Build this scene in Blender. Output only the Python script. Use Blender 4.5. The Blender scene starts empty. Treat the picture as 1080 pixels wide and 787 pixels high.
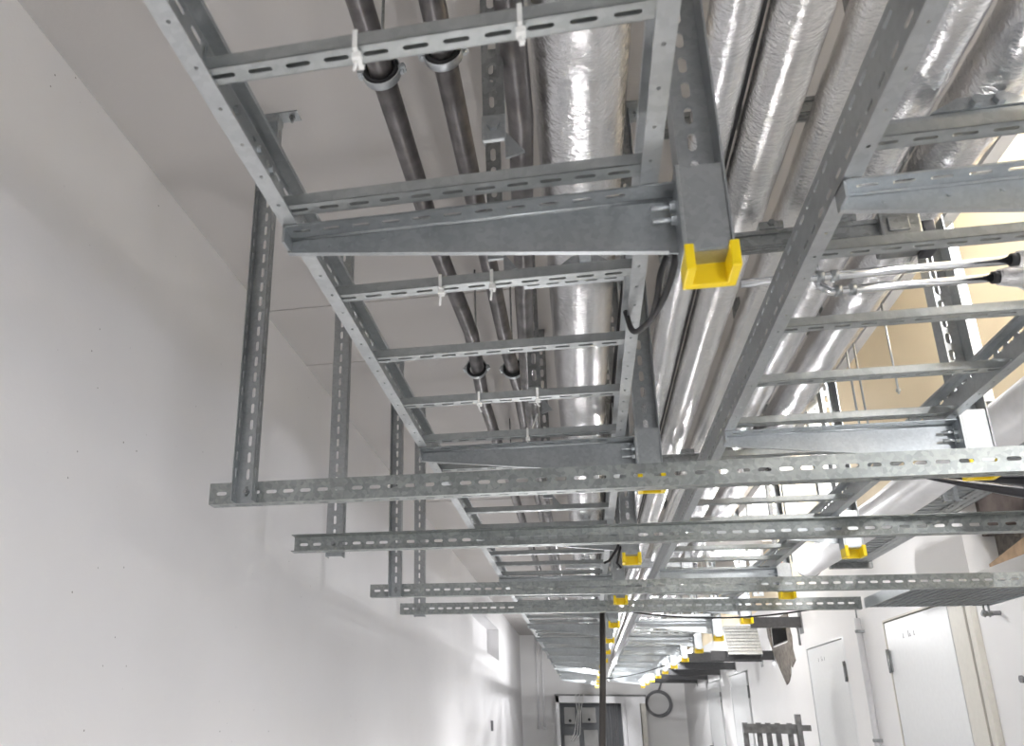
import bpy, bmesh, math, random
from mathutils import Vector, Matrix, noise
random.seed(7)
C = bpy.context.scene.collection
E = 1.4                       # eye height: geometry below is written relative to the eye, the floor is at z = -E
ORG = {}

# ------------------------------------------------------------------ materials
def nodes(name):
    m = bpy.data.materials.new(name); m.use_nodes = True
    nt = m.node_tree
    return m, nt, nt.nodes['Principled BSDF']
def N(nt, t, **kw):
    n = nt.nodes.new(t)
    for k, v in kw.items():
        if k in n.inputs: n.inputs[k].default_value = v
        else: setattr(n, k, v)
    return n
def ramp(nt, fac, stops):
    r = nt.nodes.new('ShaderNodeValToRGB'); nt.links.new(fac, r.inputs[0])
    el = r.color_ramp.elements
    while len(el) < len(stops): el.new(0.5)
    for e, (p, c) in zip(el, stops):
        e.position = p; e.color = (*c, 1) if len(c) == 3 else c
    return r.outputs[0]
def coord(nt, scale=(1, 1, 1)):
    tc = nt.nodes.new('ShaderNodeTexCoord'); mp = nt.nodes.new('ShaderNodeMapping')
    mp.inputs['Scale'].default_value = scale
    nt.links.new(tc.outputs['Object'], mp.inputs[0]); return mp.outputs[0]
def bump(nt, b, h, strength, dist):
    n = N(nt, 'ShaderNodeBump'); n.inputs['Strength'].default_value = strength; n.inputs['Distance'].default_value = dist
    nt.links.new(h, n.inputs['Height']); nt.links.new(n.outputs[0], b.inputs['Normal'])

def galv(name, lo, hi, rough=(.32, .5), scale=55, metal=.9):
    m, nt, b = nodes(name)
    v = coord(nt)
    vo = N(nt, 'ShaderNodeTexVoronoi', Scale=scale); nt.links.new(v, vo.inputs['Vector'])
    no = N(nt, 'ShaderNodeTexNoise', Scale=9.0, Detail=4.0); nt.links.new(v, no.inputs['Vector'])
    mx = N(nt, 'ShaderNodeMix', data_type='FLOAT'); mx.inputs[0].default_value = .6
    sp = N(nt, 'ShaderNodeSeparateColor'); nt.links.new(vo.outputs['Color'], sp.inputs[0])
    nt.links.new(sp.outputs[0], mx.inputs[2]); nt.links.new(no.outputs[0], mx.inputs[3])
    nt.links.new(ramp(nt, mx.outputs[0], [(.2, lo), (.8, hi)]), b.inputs['Base Color'])
    mr = N(nt, 'ShaderNodeMapRange'); mr.inputs[3].default_value, mr.inputs[4].default_value = rough
    nt.links.new(mx.outputs[0], mr.inputs[0]); nt.links.new(mr.outputs[0], b.inputs['Roughness'])
    b.inputs['Metallic'].default_value = metal
    return m
def plain(name, col, rough=.5, metal=0.0, var=.06, scale=30):
    m, nt, b = nodes(name)
    v = coord(nt); no = N(nt, 'ShaderNodeTexNoise', Scale=float(scale), Detail=3.0); nt.links.new(v, no.inputs['Vector'])
    a = tuple(max(0, c * (1 - var)) for c in col); d = tuple(min(1, c * (1 + var)) for c in col)
    nt.links.new(ramp(nt, no.outputs[0], [(.3, a), (.7, d)]), b.inputs['Base Color'])
    b.inputs['Roughness'].default_value = rough; b.inputs['Metallic'].default_value = metal
    return m
def foil(name, tint=(.90, .90, .92), rough=.2):
    m, nt, b = nodes(name)
    v = coord(nt, (1, 1.5, 1))
    n1 = N(nt, 'ShaderNodeTexNoise', Scale=34.0, Detail=8.0, Distortion=2.6); nt.links.new(v, n1.inputs['Vector'])
    n2 = N(nt, 'ShaderNodeTexVoronoi', Scale=70.0, feature='F1'); nt.links.new(v, n2.inputs['Vector'])
    n3 = N(nt, 'ShaderNodeTexNoise', Scale=6.0, Detail=3.0); nt.links.new(v, n3.inputs['Vector'])
    a = N(nt, 'ShaderNodeMath', operation='ADD'); nt.links.new(n1.outputs[0], a.inputs[0])
    s = N(nt, 'ShaderNodeMath', operation='MULTIPLY'); s.inputs[1].default_value = .35
    nt.links.new(n2.outputs['Distance'], s.inputs[0]); nt.links.new(s.outputs[0], a.inputs[1])
    m2 = N(nt, 'ShaderNodeMath', operation='MULTIPLY'); nt.links.new(a.outputs[0], m2.inputs[0]); nt.links.new(n3.outputs[0], m2.inputs[1])
    bump(nt, b, m2.outputs[0], .7, .006)
    nt.links.new(ramp(nt, n3.outputs[0], [(.3, tuple(c * .86 for c in tint)), (.7, tint)]), b.inputs['Base Color'])
    b.inputs['Metallic'].default_value = 1.0; b.inputs['Roughness'].default_value = rough
    return m
def wallmat(name, col, speck=True, seams=False):
    m, nt, b = nodes(name)
    v = coord(nt)
    n1 = N(nt, 'ShaderNodeTexNoise', Scale=1.3, Detail=5.0); nt.links.new(v, n1.inputs['Vector'])
    base = ramp(nt, n1.outputs[0], [(.3, tuple(c * .95 for c in col)), (.7, col)])
    if speck:
        vo = N(nt, 'ShaderNodeTexVoronoi', Scale=19.0, feature='F1'); nt.links.new(v, vo.inputs['Vector'])
        sp = N(nt, 'ShaderNodeSeparateColor'); nt.links.new(vo.outputs['Color'], sp.inputs[0])
        gate = ramp(nt, sp.outputs[0], [(.35, (0, 0, 0)), (.37, (1, 1, 1))])
        n4 = N(nt, 'ShaderNodeTexNoise', Scale=2.0); nt.links.new(v, n4.inputs['Vector'])
        g4 = ramp(nt, n4.outputs[0], [(.45, (0, 0, 0)), (.6, (1, 1, 1))])
        dot = ramp(nt, vo.outputs['Distance'], [(.035, (1, 1, 1)), (.07, (0, 0, 0))])
        mu = N(nt, 'ShaderNodeMix', data_type='RGBA', blend_type='MULTIPLY'); mu.inputs[0].default_value = 1
        nt.links.new(gate, mu.inputs[6]); nt.links.new(dot, mu.inputs[7])
        mu2 = N(nt, 'ShaderNodeMix', data_type='RGBA', blend_type='MULTIPLY'); mu2.inputs[0].default_value = 1
        nt.links.new(mu.outputs[2], mu2.inputs[6]); nt.links.new(g4, mu2.inputs[7])
        mx = N(nt, 'ShaderNodeMix', data_type='RGBA'); nt.links.new(mu2.outputs[2], mx.inputs[0])
        nt.links.new(base, mx.inputs[6]); mx.inputs[7].default_value = (.12, .115, .115, 1)
        base = mx.outputs[2]
    nt.links.new(base, b.inputs['Base Color'])
    n2 = N(nt, 'ShaderNodeTexNoise', Scale=60.0, Detail=4.0); nt.links.new(v, n2.inputs['Vector'])
    bump(nt, b, n2.outputs[0], .12, .004)
    b.inputs['Roughness'].default_value = .75
    return m

M = dict(
    galv=galv('galvanised_steel', (.36, .38, .39), (.46, .48, .49), (.34, .46), 110),
    ladder=galv('ladder_steel', (.44, .46, .47), (.54, .56, .57), (.34, .46), 90),
    beam=galv('mottled_galvanised', (.24, .26, .255), (.42, .44, .43), (.40, .54), 85),
    zinc=galv('bright_zinc', (.50, .53, .55), (.60, .63, .65), (.32, .40), 160),
    strut=galv('grey_strut_steel', (.22, .23, .23), (.36, .37, .37), (.35, .5), 80),
    rung=galv('rung_steel', (.36, .38, .38), (.46, .48, .48), (.36, .48), 90),
    foil=foil('aluminium_foil', (.96, .96, .97), .19),
    foil2=foil('aluminium_foil_worn', (.94, .93, .92), .22),
    darkpipe=plain('black_steel_pipe', (.17, .16, .16), .36, .7, .4, 14),
    rubber=plain('black_rubber', (.018, .018, .02), .6),
    plastic_black=plain('black_plastic', (.03, .03, .036), .28, 0, .25, 12),
    yellow=plain('yellow_plastic', (.90, .66, .008), .38, 0, .04),
    orange=plain('orange_plastic', (.85, .28, .02), .4),
    white_tie=plain('white_plastic', (.82, .82, .80), .4),
    wall=wallmat('white_wall_paint', (.80, .795, .805)),
    wall2=wallmat('white_plaster', (.78, .775, .77), False),
    ceil=wallmat('ceiling_concrete_paint', (.54, .52, .505), False),
    cream=wallmat('cream_board', (.84, .72, .52), False),
    floor=plain('grey_floor_screed', (.50, .49, .48), .6, 0, .06, 3),
    door=plain('pale_grey_door', (.70, .71, .71), .38, 0, .02),
    beige=plain('beige_door_frame', (.60, .58, .52), .5, 0, .03),
    white=plain('white_enamel', (.82, .82, .83), .4, 0, .02),
    groove=plain('dark_gap', (.05, .05, .05), .8),
    mortar=plain('grey_mortar', (.17, .153, .135), .9, 0, .35, 22),
    brown=plain('brown_masonry', (.13, .105, .095), .9, 0, .3, 12),
    wood=plain('raw_board', (.52, .36, .22), .7, 0, .18, 18),
    greywood=plain('weathered_grey_timber', (.22, .22, .22), .75, 0, .3, 20),
    panel=plain('grey_switchgear', (.42, .42, .41), .45, 0, .1, 6),
    cabinside=plain('dark_cabinet_inside', (.16, .17, .18), .6),
    cable=plain('grey_cable', (.20, .20, .21), .55),
    pipegrey=plain('pale_grey_conduit', (.55, .55, .56), .45, 0, .04),
    chrome=plain('bright_steel_pipe', (.75, .77, .79), .15, 1.0, .03),
    bracket=plain('dark_grey_painted_steel', (.075, .075, .078), .5, .3, .15),
    pole=plain('dark_brown_pole', (.045, .04, .036), .6),
    pipewhite=plain('white_pipe_jacket', (.84, .84, .85), .35, 0, .03),
)
def emit(name, col, s):
    m, nt, b = nodes(name)
    b.inputs['Base Color'].default_value = (.9, .9, .9, 1)
    b.inputs['Emission Color'].default_value = (*col, 1); b.inputs['Emission Strength'].default_value = s
    return m
M['lamp'] = emit('glowing_lamp', (1, .98, .95), 14)

# ------------------------------------------------------------------ mesh builder
class MB:
    def __init__(s): s.v = []; s.f = []; s.sm = []
    def add(s, vs, fs, smooth=False):
        o = len(s.v); s.v += [tuple(p) for p in vs]
        s.f += [tuple(i + o for i in q) for q in fs]; s.sm += [smooth] * len(fs)
        return s
    def box(s, x0, x1, y0, y1, z0, z1):
        return s.add([(x, y, z) for x in (x0, x1) for y in (y0, y1) for z in (z0, z1)],
                     [(0, 1, 3, 2), (4, 6, 7, 5), (0, 4, 5, 1), (2, 3, 7, 6), (0, 2, 6, 4), (1, 5, 7, 3)])
    def bevbox(s, x0, x1, y0, y1, z0, z1, b):
        bm = bmesh.new(); bmesh.ops.create_cube(bm, size=1)
        for v in bm.verts: v.co = ((x0 + x1) / 2 + v.co.x * (x1 - x0), (y0 + y1) / 2 + v.co.y * (y1 - y0), (z0 + z1) / 2 + v.co.z * (z1 - z0))
        bmesh.ops.bevel(bm, geom=bm.edges[:], offset=b, segments=2, affect='EDGES', profile=.6)
        bm.verts.index_update()
        s.add([v.co for v in bm.verts], [tuple(v.index for v in f.verts) for f in bm.faces]); bm.free(); return s
    def hexa(s, a, b):                       # two quads of four points joined
        return s.add(list(a) + list(b), [(0, 1, 2, 3), (7, 6, 5, 4), (0, 4, 5, 1), (1, 5, 6, 2), (2, 6, 7, 3), (3, 7, 4, 0)])
    def prism(s, poly, n):                   # polygon (list of points) extruded by vector n
        k = len(poly); n = Vector(n); p = [Vector(q) for q in poly]
        return s.add(p + [q + n for q in p], [tuple(range(k))[::-1], tuple(range(k, 2 * k))] + [(i, (i + 1) % k, k + (i + 1) % k, k + i) for i in range(k)])
    def tube(s, path, r, seg=10, caps=True, smooth=True):
        P = [Vector(p) for p in path]; n = len(P); vs = []; ref = None
        for i, p in enumerate(P):
            t = (P[min(i + 1, n - 1)] - P[max(i - 1, 0)]).normalized()
            if ref is None: ref = Vector((0, 0, 1)) if abs(t.z) < .9 else Vector((1, 0, 0))
            a = t.cross(ref).normalized(); b = a.cross(t).normalized(); ref = b
            rr = r[i] if isinstance(r, (list, tuple)) else r
            for k in range(seg):
                w = 2 * math.pi * k / seg
                vs.append(p + a * (rr * math.cos(w)) + b * (rr * math.sin(w)))
        fs = [(i * seg + k, i * seg + (k + 1) % seg, (i + 1) * seg + (k + 1) % seg, (i + 1) * seg + k) for i in range(n - 1) for k in range(seg)]
        s.add(vs, fs, smooth)
        if caps:
            o = len(s.v) - len(vs)
            s.f += [tuple(o + k for k in range(seg))[::-1], tuple(o + (n - 1) * seg + k for k in range(seg))]; s.sm += [False, False]
        return s
    def ring(s, c, axis, R, r, seg=24, m=8):
        ax = Vector(axis).normalized(); a = ax.orthogonal().normalized(); b = ax.cross(a)
        vs = []
        for i in range(seg):
            w = 2 * math.pi * i / seg; d = a * math.cos(w) + b * math.sin(w)
            for k in range(m):
                u = 2 * math.pi * k / m
                vs.append(Vector(c) + d * (R + r[0] * math.cos(u)) + ax * (r[1] * math.sin(u)))
        fs = [(i * m + k, ((i + 1) % seg) * m + k, ((i + 1) % seg) * m + (k + 1) % m, i * m + (k + 1) % m) for i in range(seg) for k in range(m)]
        return s.add(vs, fs, True)
    def strip(s, o, u, v, n, L, W, t, rows=(), pitch=.05, sl=.030, sw=.011, start=0.0, cell=.018):
        """a sheet-metal strip, real thickness t, with rows of stadium slots along u"""
        o, u, v, n = Vector(o), Vector(u).normalized(), Vector(v).normalized(), Vector(n).normalized()
        P = lambda a, b, c: o + u * a + v * b + n * c
        def slab(a0, a1, b0, b1):
            if a1 - a0 < 1e-5 or b1 - b0 < 1e-5: return
            s.add([P(a, b, c) for a in (a0, a1) for b in (b0, b1) for c in (0, t)],
                  [(0, 1, 3, 2), (4, 6, 7, 5), (0, 4, 5, 1), (2, 3, 7, 6), (0, 2, 6, 4), (1, 5, 7, 3)])
        bands = []; last = 0.0
        for rc in rows:
            slab(0, L, last, rc - cell / 2); bands.append((rc - cell / 2, rc + cell / 2)); last = rc + cell / 2
        slab(0, L, last, W)
        k = int((L - start) / pitch + 1e-6)
        for b0, b1 in bands:
            slab(0, start, b0, b1); slab(start + k * pitch, L, b0, b1)
            bc = (b0 + b1) / 2; V = (b1 - b0) / 2; U = pitch / 2; h = sw / 2; a = sl / 2 - h
            ho = [(a + h, 0), (a + .7 * h, .7 * h), (a, h), (0, h), (-a, h), (-a - .7 * h, .7 * h), (-a - h, 0),
                  (-a - .7 * h, -.7 * h), (-a, -h), (0, -h), (a, -h), (a + .7 * h, -.7 * h)]
            ou = [(U, 0), (U, V), (a, V), (0, V), (-a, V), (-U, V), (-U, 0), (-U, -V), (-a, -V), (0, -V), (a, -V), (U, -V)]
            for i in range(k):
                c0 = start + (i + .5) * pitch
                vs = [P(c0 + x, bc + y, 0) for x, y in ou] + [P(c0 + x, bc + y, 0) for x, y in ho] + \
                     [P(c0 + x, bc + y, t) for x, y in ou] + [P(c0 + x, bc + y, t) for x, y in ho]
                fs = []
                for j in range(12):
                    q = (j + 1) % 12
                    fs += [(j, q, 12 + q, 12 + j), (24 + j, 36 + j, 36 + q, 24 + q), (12 + j, 12 + q, 36 + q, 36 + j)]
                s.add(vs, fs)
        return s
    def channel(s, o, u, v, n, L, W, D, t=.0025, web=True, fl=True, pitch=.05, sl=.030, sw=.011, fsl=.028, fsw=.007, start=.0):
        """U profile: web in the plane u x v at n=0, flanges reaching D along n"""
        o, u, v, n = Vector(o), Vector(u).normalized(), Vector(v).normalized(), Vector(n).normalized()
        s.strip(o, u, v, n, L, W, t, (W / 2,) if web else (), pitch, sl, sw, start)
        for vv, d in ((0, 1), (W, -1)):
            s.strip(o + v * vv + n * t, u, n, v * d, L, D - t, t, (D * .5,) if fl else (), pitch, fsl, fsw, start, cell=.014)
        return s
    def bolt(s, c, axis, r=.007, h=.006, shaft=.0):
        c = Vector(c); ax = Vector(axis).normalized()
        s.tube([c, c + ax * h], r, 6, smooth=False)
        if shaft: s.tube([c, c + ax * shaft], r * .5, 8)
        return s
    def build(s, name, mat, parent=None, origin=None, recalc=True):
        if parent is not None: og = ORG[parent.name]
        else:
            if origin is None:
                xs, ys, zs = zip(*s.v); origin = ((min(xs) + max(xs)) / 2, (min(ys) + max(ys)) / 2, min(zs))
            og = Vector(origin)
        me = bpy.data.meshes.new(name)
        me.from_pydata([(p[0] - og[0], p[1] - og[1], p[2] - og[2]) for p in s.v], [], s.f)
        me.polygons.foreach_set('use_smooth', s.sm)
        if recalc:
            bm = bmesh.new(); bm.from_mesh(me); bmesh.ops.recalc_face_normals(bm, faces=bm.faces[:]); bm.to_mesh(me); bm.free()
        me.materials.append(M[mat]); me.update()
        o = bpy.data.objects.new(name, me); C.objects.link(o)
        if parent is not None: o.parent = parent
        else: o.location = (og[0], og[1], og[2] + E)
        ORG[o.name] = Vector(og); return o

def thing(name, loc, label, cat, group=None):
    o = bpy.data.objects.new(name, None); C.objects.link(o); o.empty_display_size = .05
    o.location = (loc[0], loc[1], loc[2] + E); ORG[o.name] = Vector(loc)
    return tag(o, label, cat, group)
def tag(o, label, cat, group=None):
    o['label'] = label; o['category'] = cat
    if group: o['group'] = group
    return o
def struct(o): o['kind'] = 'structure'; return o
ORDN = ['nearest the camera', 'second from the camera', 'third from the camera', 'fourth from the camera', 'fifth from the camera', 'sixth from the camera',
        'seventh from the camera', 'eighth from the camera', 'ninth from the camera', 'tenth from the camera', 'eleventh from the camera', 'twelfth from the camera',
        'second from the far end', 'last, at the far end']
X, Y, Z = Vector((1, 0, 0)), Vector((0, 1, 0)), Vector((0, 0, 1))

# ------------------------------------------------------------------ room shell
XL, XR, YE, ZC, YB = -1.43, 2.09, 20.0, 1.87, -2.6
def wall_x(x, x2, y0, y1, z0, z1, holes):
    ys = sorted({y0, y1, *[h[0] for h in holes], *[h[1] for h in holes]}); zs = sorted({z0, z1, *[h[2] for h in holes], *[h[3] for h in holes]})
    b = MB()
    for i in range(len(ys) - 1):
        for j in range(len(zs) - 1):
            cy, cz = (ys[i] + ys[i + 1]) / 2, (zs[j] + zs[j + 1]) / 2
            if any(h[0] < cy < h[1] and h[2] < cz < h[3] for h in holes): continue
            b.box(min(x, x2), max(x, x2), ys[i], ys[i + 1], zs[j], zs[j + 1])
    return b
b = wall_x(XL, XL - .3, YB, YE, -E, ZC, [(11.4, 15.0, .97, 1.5)])
b.box(XL - .32, XL - .2, 11.3, 15.1, .9, 1.6)
struct(b.build('wall_left', 'wall', origin=(XL, 0, -E)))
DOORS = [(5.50, 6.71, .71), (7.70, 8.98, .70), (12.2, 13.75, .685), (14.7, 16.4, .68)]
holes = [(a, c, -E, t) for a, c, t in DOORS] + [(9.62, 10.42, .83, 1.03), (3.5, 5.17, .79, 1.22)]
b = wall_x(XR, XR + .3, YB, YE, -E, 1.30, holes); b.box(XR + .25, XR + .32, YB, YE, -E, 1.3)
struct(b.build('wall_right', 'wall2', origin=(XR, 0, -E)))
struct(MB().box(XR, XR + .3, YB, YE, 1.30, 3.1).build('wall_right_upper', 'cream', origin=(XR, 0, 1.3)))
struct(MB().box(XL - .3, XR + .3, YE, YE + .2, -E, 3.1).build('wall_end', 'wall2', origin=(0, YE, -E)))
struct(MB().box(XL - .3, XR + .3, YB, YE + .2, -E - .1, -E).build('floor', 'floor', origin=(0, 0, -E - .1)))
def edge(y): return 1.37                            # the ceiling stops at a slab edge; a higher bay follows
b = MB()
ya, yb = YB, 9.6
b.hexa([(XL - .3, ya, ZC), (edge(ya), ya, ZC), (edge(yb), yb, ZC), (XL - .3, yb, ZC)], [(XL - .3, ya, ZC + .15), (edge(ya), ya, ZC + .15), (edge(yb), yb, ZC + .15), (XL - .3, yb, ZC + .15)])
b.box(XL - .3, XR, yb, YE, ZC, ZC + .15)
for yy in (3.45, 4.12, 7.3):                          # shuttering joints in the slab
    b.box(XL, .3, yy, yy + .008, ZC - .004, ZC)
struct(b.build('ceiling', 'ceil', origin=(0, 0, ZC)))
b = MB(); w = .045
b.hexa([(edge(ya), ya, 1.75), (edge(ya) + w, ya, 1.75), (edge(yb) + w, yb, 1.75), (edge(yb), yb, 1.75)], [(edge(ya), ya, 3.1), (edge(ya) + w, ya, 3.1), (edge(yb) + w, yb, 3.1), (edge(yb), yb, 3.1)])
struct(b.build('trim_1', 'wall2', origin=(1.2, 3, 1.75)))
struct(MB().box(1.37, XR, yb, yb + .1, ZC + .15, 3.1).build('trim_7', 'wall2', origin=(1.7, yb, ZC + .15)))
b = MB().box(1.37, XR + .3, YB, yb + .1, 3.1, 3.25)
struct(b.build('ceiling_bay', 'wall2', origin=(1.7, 3, 3.1)))

# doors in the right wall
def door(n, y0, y1, top, hinge_far, label):
    d = bpy.data.objects.new('door_%d' % n, None); C.objects.link(d); d.location = (XR, (y0 + y1) / 2, 0); ORG[d.name] = Vector((XR, (y0 + y1) / 2, -E)); struct(d)
    MB().bevbox(XR + .004, XR + .05, y0 + (.075 if n < 3 else .20), y1 - .02, -E + .01, top - .02, .004).build('door_leaf', 'door', d)
    f = MB(); f.box(XR + .0, XR + .08, y0, y0 + (.055 if n < 3 else .012), -E, top); f.box(XR + .0, XR + .08, y1 - .012, y1, -E, top); f.box(XR + .0, XR + .08, y0 + .055, y1 - .012, top - .012, top)
    f.build('door_frame', 'beige' if n == 1 else 'door', d)
    MB().box(XR + .06, XR + .09, y0 + .05, y1 - .005, -E, top - .005).build('rebate', 'groove', d)
    hy = y1 - .03 if hinge_far else y0 + .075
    for hz in (top - .28, -E + .35):
        h = MB().tube([(XR - .008, hy, hz - .08), (XR - .008, hy, hz + .08)], .011, 10)
        h.box(XR - .004, XR + .004, hy - .03, hy + .03, hz - .07, hz + .07); h.build('hinge', 'strut', d)
    ky = y0 + .16 if hinge_far else y1 - .12
    k = MB().tube([(XR, ky, -.36), (XR - .05, ky, -.36), (XR - .055, ky + (.1 if hinge_far else -.1), -.36)], .01, 10)
    k.box(XR - .004, XR + .002, ky - .02, ky + .02, -.48, -.30); k.build('door_handle', 'strut', d)
    if n < 3:                                        # small pencilled marks near the top of the leaf
        mk = MB(); y = (y0 + y1) / 2 + .25
        for i, (dy, hh) in enumerate(((0, .03), (.10, .04), (.13, .02), (.2, .03))):
            yy = y - dy; mk.box(XR + .0030, XR + .0045, yy - .004, yy + .004, top - .15, top - .15 + hh)
            mk.box(XR + .0030, XR + .0045, yy - .012, yy + .008, top - .15, top - .145)
        mk.build('pencil_mark', 'cable', d)
    return d
for i, (a, c, t) in enumerate(DOORS): door(i + 1, a, c, t, i == 0, '')
# wide door lining beside the first door
b = MB().box(XR - .012, XR, 5.32, 5.49, -E, .80)
b.box(XR - .03, XR, 5.18, 5.24, -E, .80); struct(b.build('trim_2', 'beige', origin=(XR, 5.3, -E)))
# opening above the first door and the mortar patch
b = MB().box(XR + .16, XR + .26, 3.45, 5.2, .7, 1.25)
for i in range(26):
    y = 3.55 + 1.55 * random.random(); z = .82 + .15 * random.random(); r = .03 + .03 * random.random()
    b.bevbox(XR + .12, XR + .18, y - r, y + r, z - r * .6, z + r * .6, r * .3)
struct(b.build('trim_3', 'mortar', origin=(XR + .2, 4.3, .7)))
b = MB().box(XR + .10, XR + .24, 3.45, 5.2, 1.0, 1.24)
struct(b.build('trim_4', 'brown', origin=(XR + .2, 4.3, 1.0)))
pl = []
random.seed(3)
top = [(9.5, 1.10), (9.52, .98), (9.46, .86), (9.50, .74), (9.44, .62), (9.62, .56), (9.66, .66), (9.72, .5), (9.84, .43), (9.96, .40), (10.12, .52), (10.3, .66), (10.46, .80), (10.6, .95), (10.62, 1.10)]
b = MB()
for i in range(len(top)):
    a, c = top[i], top[(i + 1) % len(top)]
ringi = [(9.60, 1.05), (9.60, .97), (9.60, .90), (9.60, .82), (9.63, .81), (9.70, .81), (9.78, .81), (9.86, .81), (9.94, .81), (10.02, .81), (10.12, .81), (10.25, .81), (10.44, .82), (10.44, .95), (10.44, 1.05)]
vs = [(XR - .012, *p) for p in top] + [(XR - .02, *p) for p in ringi] + [(XR + .01, *p) for p in top] + [(XR + .01, *p) for p in ringi]
n = 15; fs = []
for i in range(n):
    q = (i + 1) % n
    fs += [(i, q, n + q, n + i), (2 * n + i, 3 * n + i, 3 * n + q, 2 * n + q), (i, 2 * n + i, 2 * n + q, q), (n + i, n + q, 3 * n + q, 3 * n + i)]
b.add(vs, fs); struct(b.build('trim_5', 'mortar', origin=(XR, 10, .43)))
b = MB().box(XR + .2, XR + .24, 9.6, 10.44, .8, 1.06)
for q in ((9.62, 9.632, .83, 1.03), (10.408, 10.42, .83, 1.03), (9.62, 10.42, .83, .842), (9.62, 10.42, 1.018, 1.03)): b.box(XR + .001, XR + .2, *q)
struct(b.build('trim_6', 'groove', origin=(XR + .2, 10, .8)))  # near-black lining stands in for the shade inside the deep wall hole
board = MB().hexa([(XR + .01, 3.52, .795), (XR + .11, 3.52, .795), (XR + .11, 4.95, .795), (XR + .01, 4.95, .795)], [(XR + .01, 3.52, 1.02), (XR + .03, 3.52, 1.02), (XR + .03, 4.95, .81), (XR + .01, 4.95, .81)])
tag(board.build('wooden_board', 'wood'), 'raw brown wooden board lying in the wall opening above the door', 'board')

# ------------------------------------------------------------------ cable ladders
HL = .76; RH = .084; FL = .024
def ladder(name, xl, xr, y0, y1, rungs, label):
    t = thing(name, ((xl + xr) / 2, (y0 + y1) / 2, HL), label, 'cable ladder')
    for xw, d in ((xl, 1), (xr, -1)):
        b = MB()
        n = X * d
        b.strip((xw, y0, HL), Y, Z, n, y1 - y0, RH, .002, (.018, .066), .05, .030, .008, cell=.016)
        b.strip((xw + d * .002, y0, HL), Y, n, Z, y1 - y0, FL, .002, (FL * .5,), .075, .0065, .0055, cell=.010)
        b.strip((xw + d * .002, y0, HL + RH - .002), Y, n, Z, y1 - y0, FL, .002)
        b.strip((xw + d * FL, y0, HL + RH - .007), Y, Z, n, y1 - y0, .006, .0015)
        b.strip((xw + d * FL, y0, HL + .002), Y, Z, n, y1 - y0, .004, .0015)
        b.build('side_rail', 'ladder', t, recalc=False)
    L = xr - xl - .008; r0 = MB(); o = Vector((xl + .004, rungs[0], HL + .006))
    r0.strip(o, X, Y, Z, L, .030, .0018, (.015,), .0495, .032, .0074, start=.010, cell=.016)
    r0.strip(o + Y * 0, X, Z, Y, L, .019, .0018); r0.strip(o + Y * .028, X, Z, Y, L, .019, .0018)
    r0.strip(o + Z * .0172 + Y * .0018, X, Y, Z, L, .007, .0018); r0.strip(o + Z * .0172 + Y * .021, X, Y, Z, L, .007, .0018)
    ro = r0.build('rung', 'rung', t, recalc=False)
    for y in rungs[1:]:
        c = ro.copy(); C.objects.link(c); c.parent = t; c.location = (0, y - rungs[0], 0)
    return t
rl = [.773 + .3015 * i for i in range(-1, 57)]
LAD = ladder('cable_ladder', -.442, .148, .2, 17.4, rl, 'long perforated steel cable ladder on the left, beside the white wall')
rr = [1.078 + .3015 * i for i in range(-2, 56)]
LADR = ladder('cable_ladder', .412, .981, .3, 17.4, rr, 'long perforated steel cable ladder on the right, between the two rows of posts')
# splice plate on the near left rail
sp = MB().strip((-.4395, .80, HL + .012), Y, Z, X, .26, .060, .003, (.016, .044), .06, .012, .008, start=.02)
for yy in (.84, .90, .99, 1.04): sp.bolt((-.4365, yy, HL + .05), X, .007, .006)
sp.build('splice_plate', 'galv', LAD)
# more joints further along
for yy in (3.9, 6.9, 9.9):
    q = MB().strip((-.4395, yy, HL + .012), Y, Z, X, .26, .060, .003, (.016, .044), .06, .012, .008, start=.02); q.build('splice_plate', 'galv', LAD)

# ------------------------------------------------------------------ hanging posts with yellow caps, and their arms
PB = .605; PW, PD = .064, .052
LY = [1.135, 2.335, 3.49, 4.735] + [5.96 + 1.2 * i for i in range(10)]
RY = [1.178, 2.335, 3.46, 4.61, 5.79, 7.03, 8.26] + [9.46 + 1.2 * i for i in range(7)]
def post(x, y, top, label, grp, far):
    t = thing('hanging_post', (x, y, top), label, 'hanging post', grp)
    b = MB().channel((x - PW / 2, y + PD / 2, PB + .004), Z, X, -Y, top - PB - .004, PW, PD, .003, True, False, .05, .032, .013, start=.02)
    b.build('channel', 'galv', t, recalc=False)
    f = MB().bevbox(x - .07, x + .07, y - .05, y + .05, top - .008, top, .002)
    for sx in (-.052, .052): f.bolt((x + sx, y, top - .008), -Z, .008, .008, .02)
    f.build('foot_plate', 'galv', t)
    sgn = PW / 2 - .0035
    p = MB().box(x - sgn, x + sgn, y - PD / 2 + .004, y - PD / 2 + .007, HL - .12, HL + .02)
    p.box(x - sgn, x + sgn, y - PD / 2 + .007, y + PD / 2 - .004, HL - .123, HL - .118)
    p.build('spacer', 'zinc' if x > .6 else 'galv', t)
    c = MB(); T = .005; x0, x1, y0, y1 = x - PW / 2 - T, x + PW / 2 + T, y - PD / 2 - T, y + PD / 2 + T; z0, z1 = PB - .003, PB + .040
    c.bevbox(x0, x0 + 2 * T + .003, y0, y1, z0 + .001, z1, .002); c.bevbox(x1 - 2 * T - .003, x1, y0, y1, z0 + .001, z1, .002)
    c.bevbox(x0 + .001, x1 - .001, y1 - 2 * T - .003, y1 - .001, z0 + .0005, z1 - .003, .002)
    e = c.build('end_cap', 'yellow', t); e['label'] = 'yellow plastic end cap'
    return t
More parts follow.
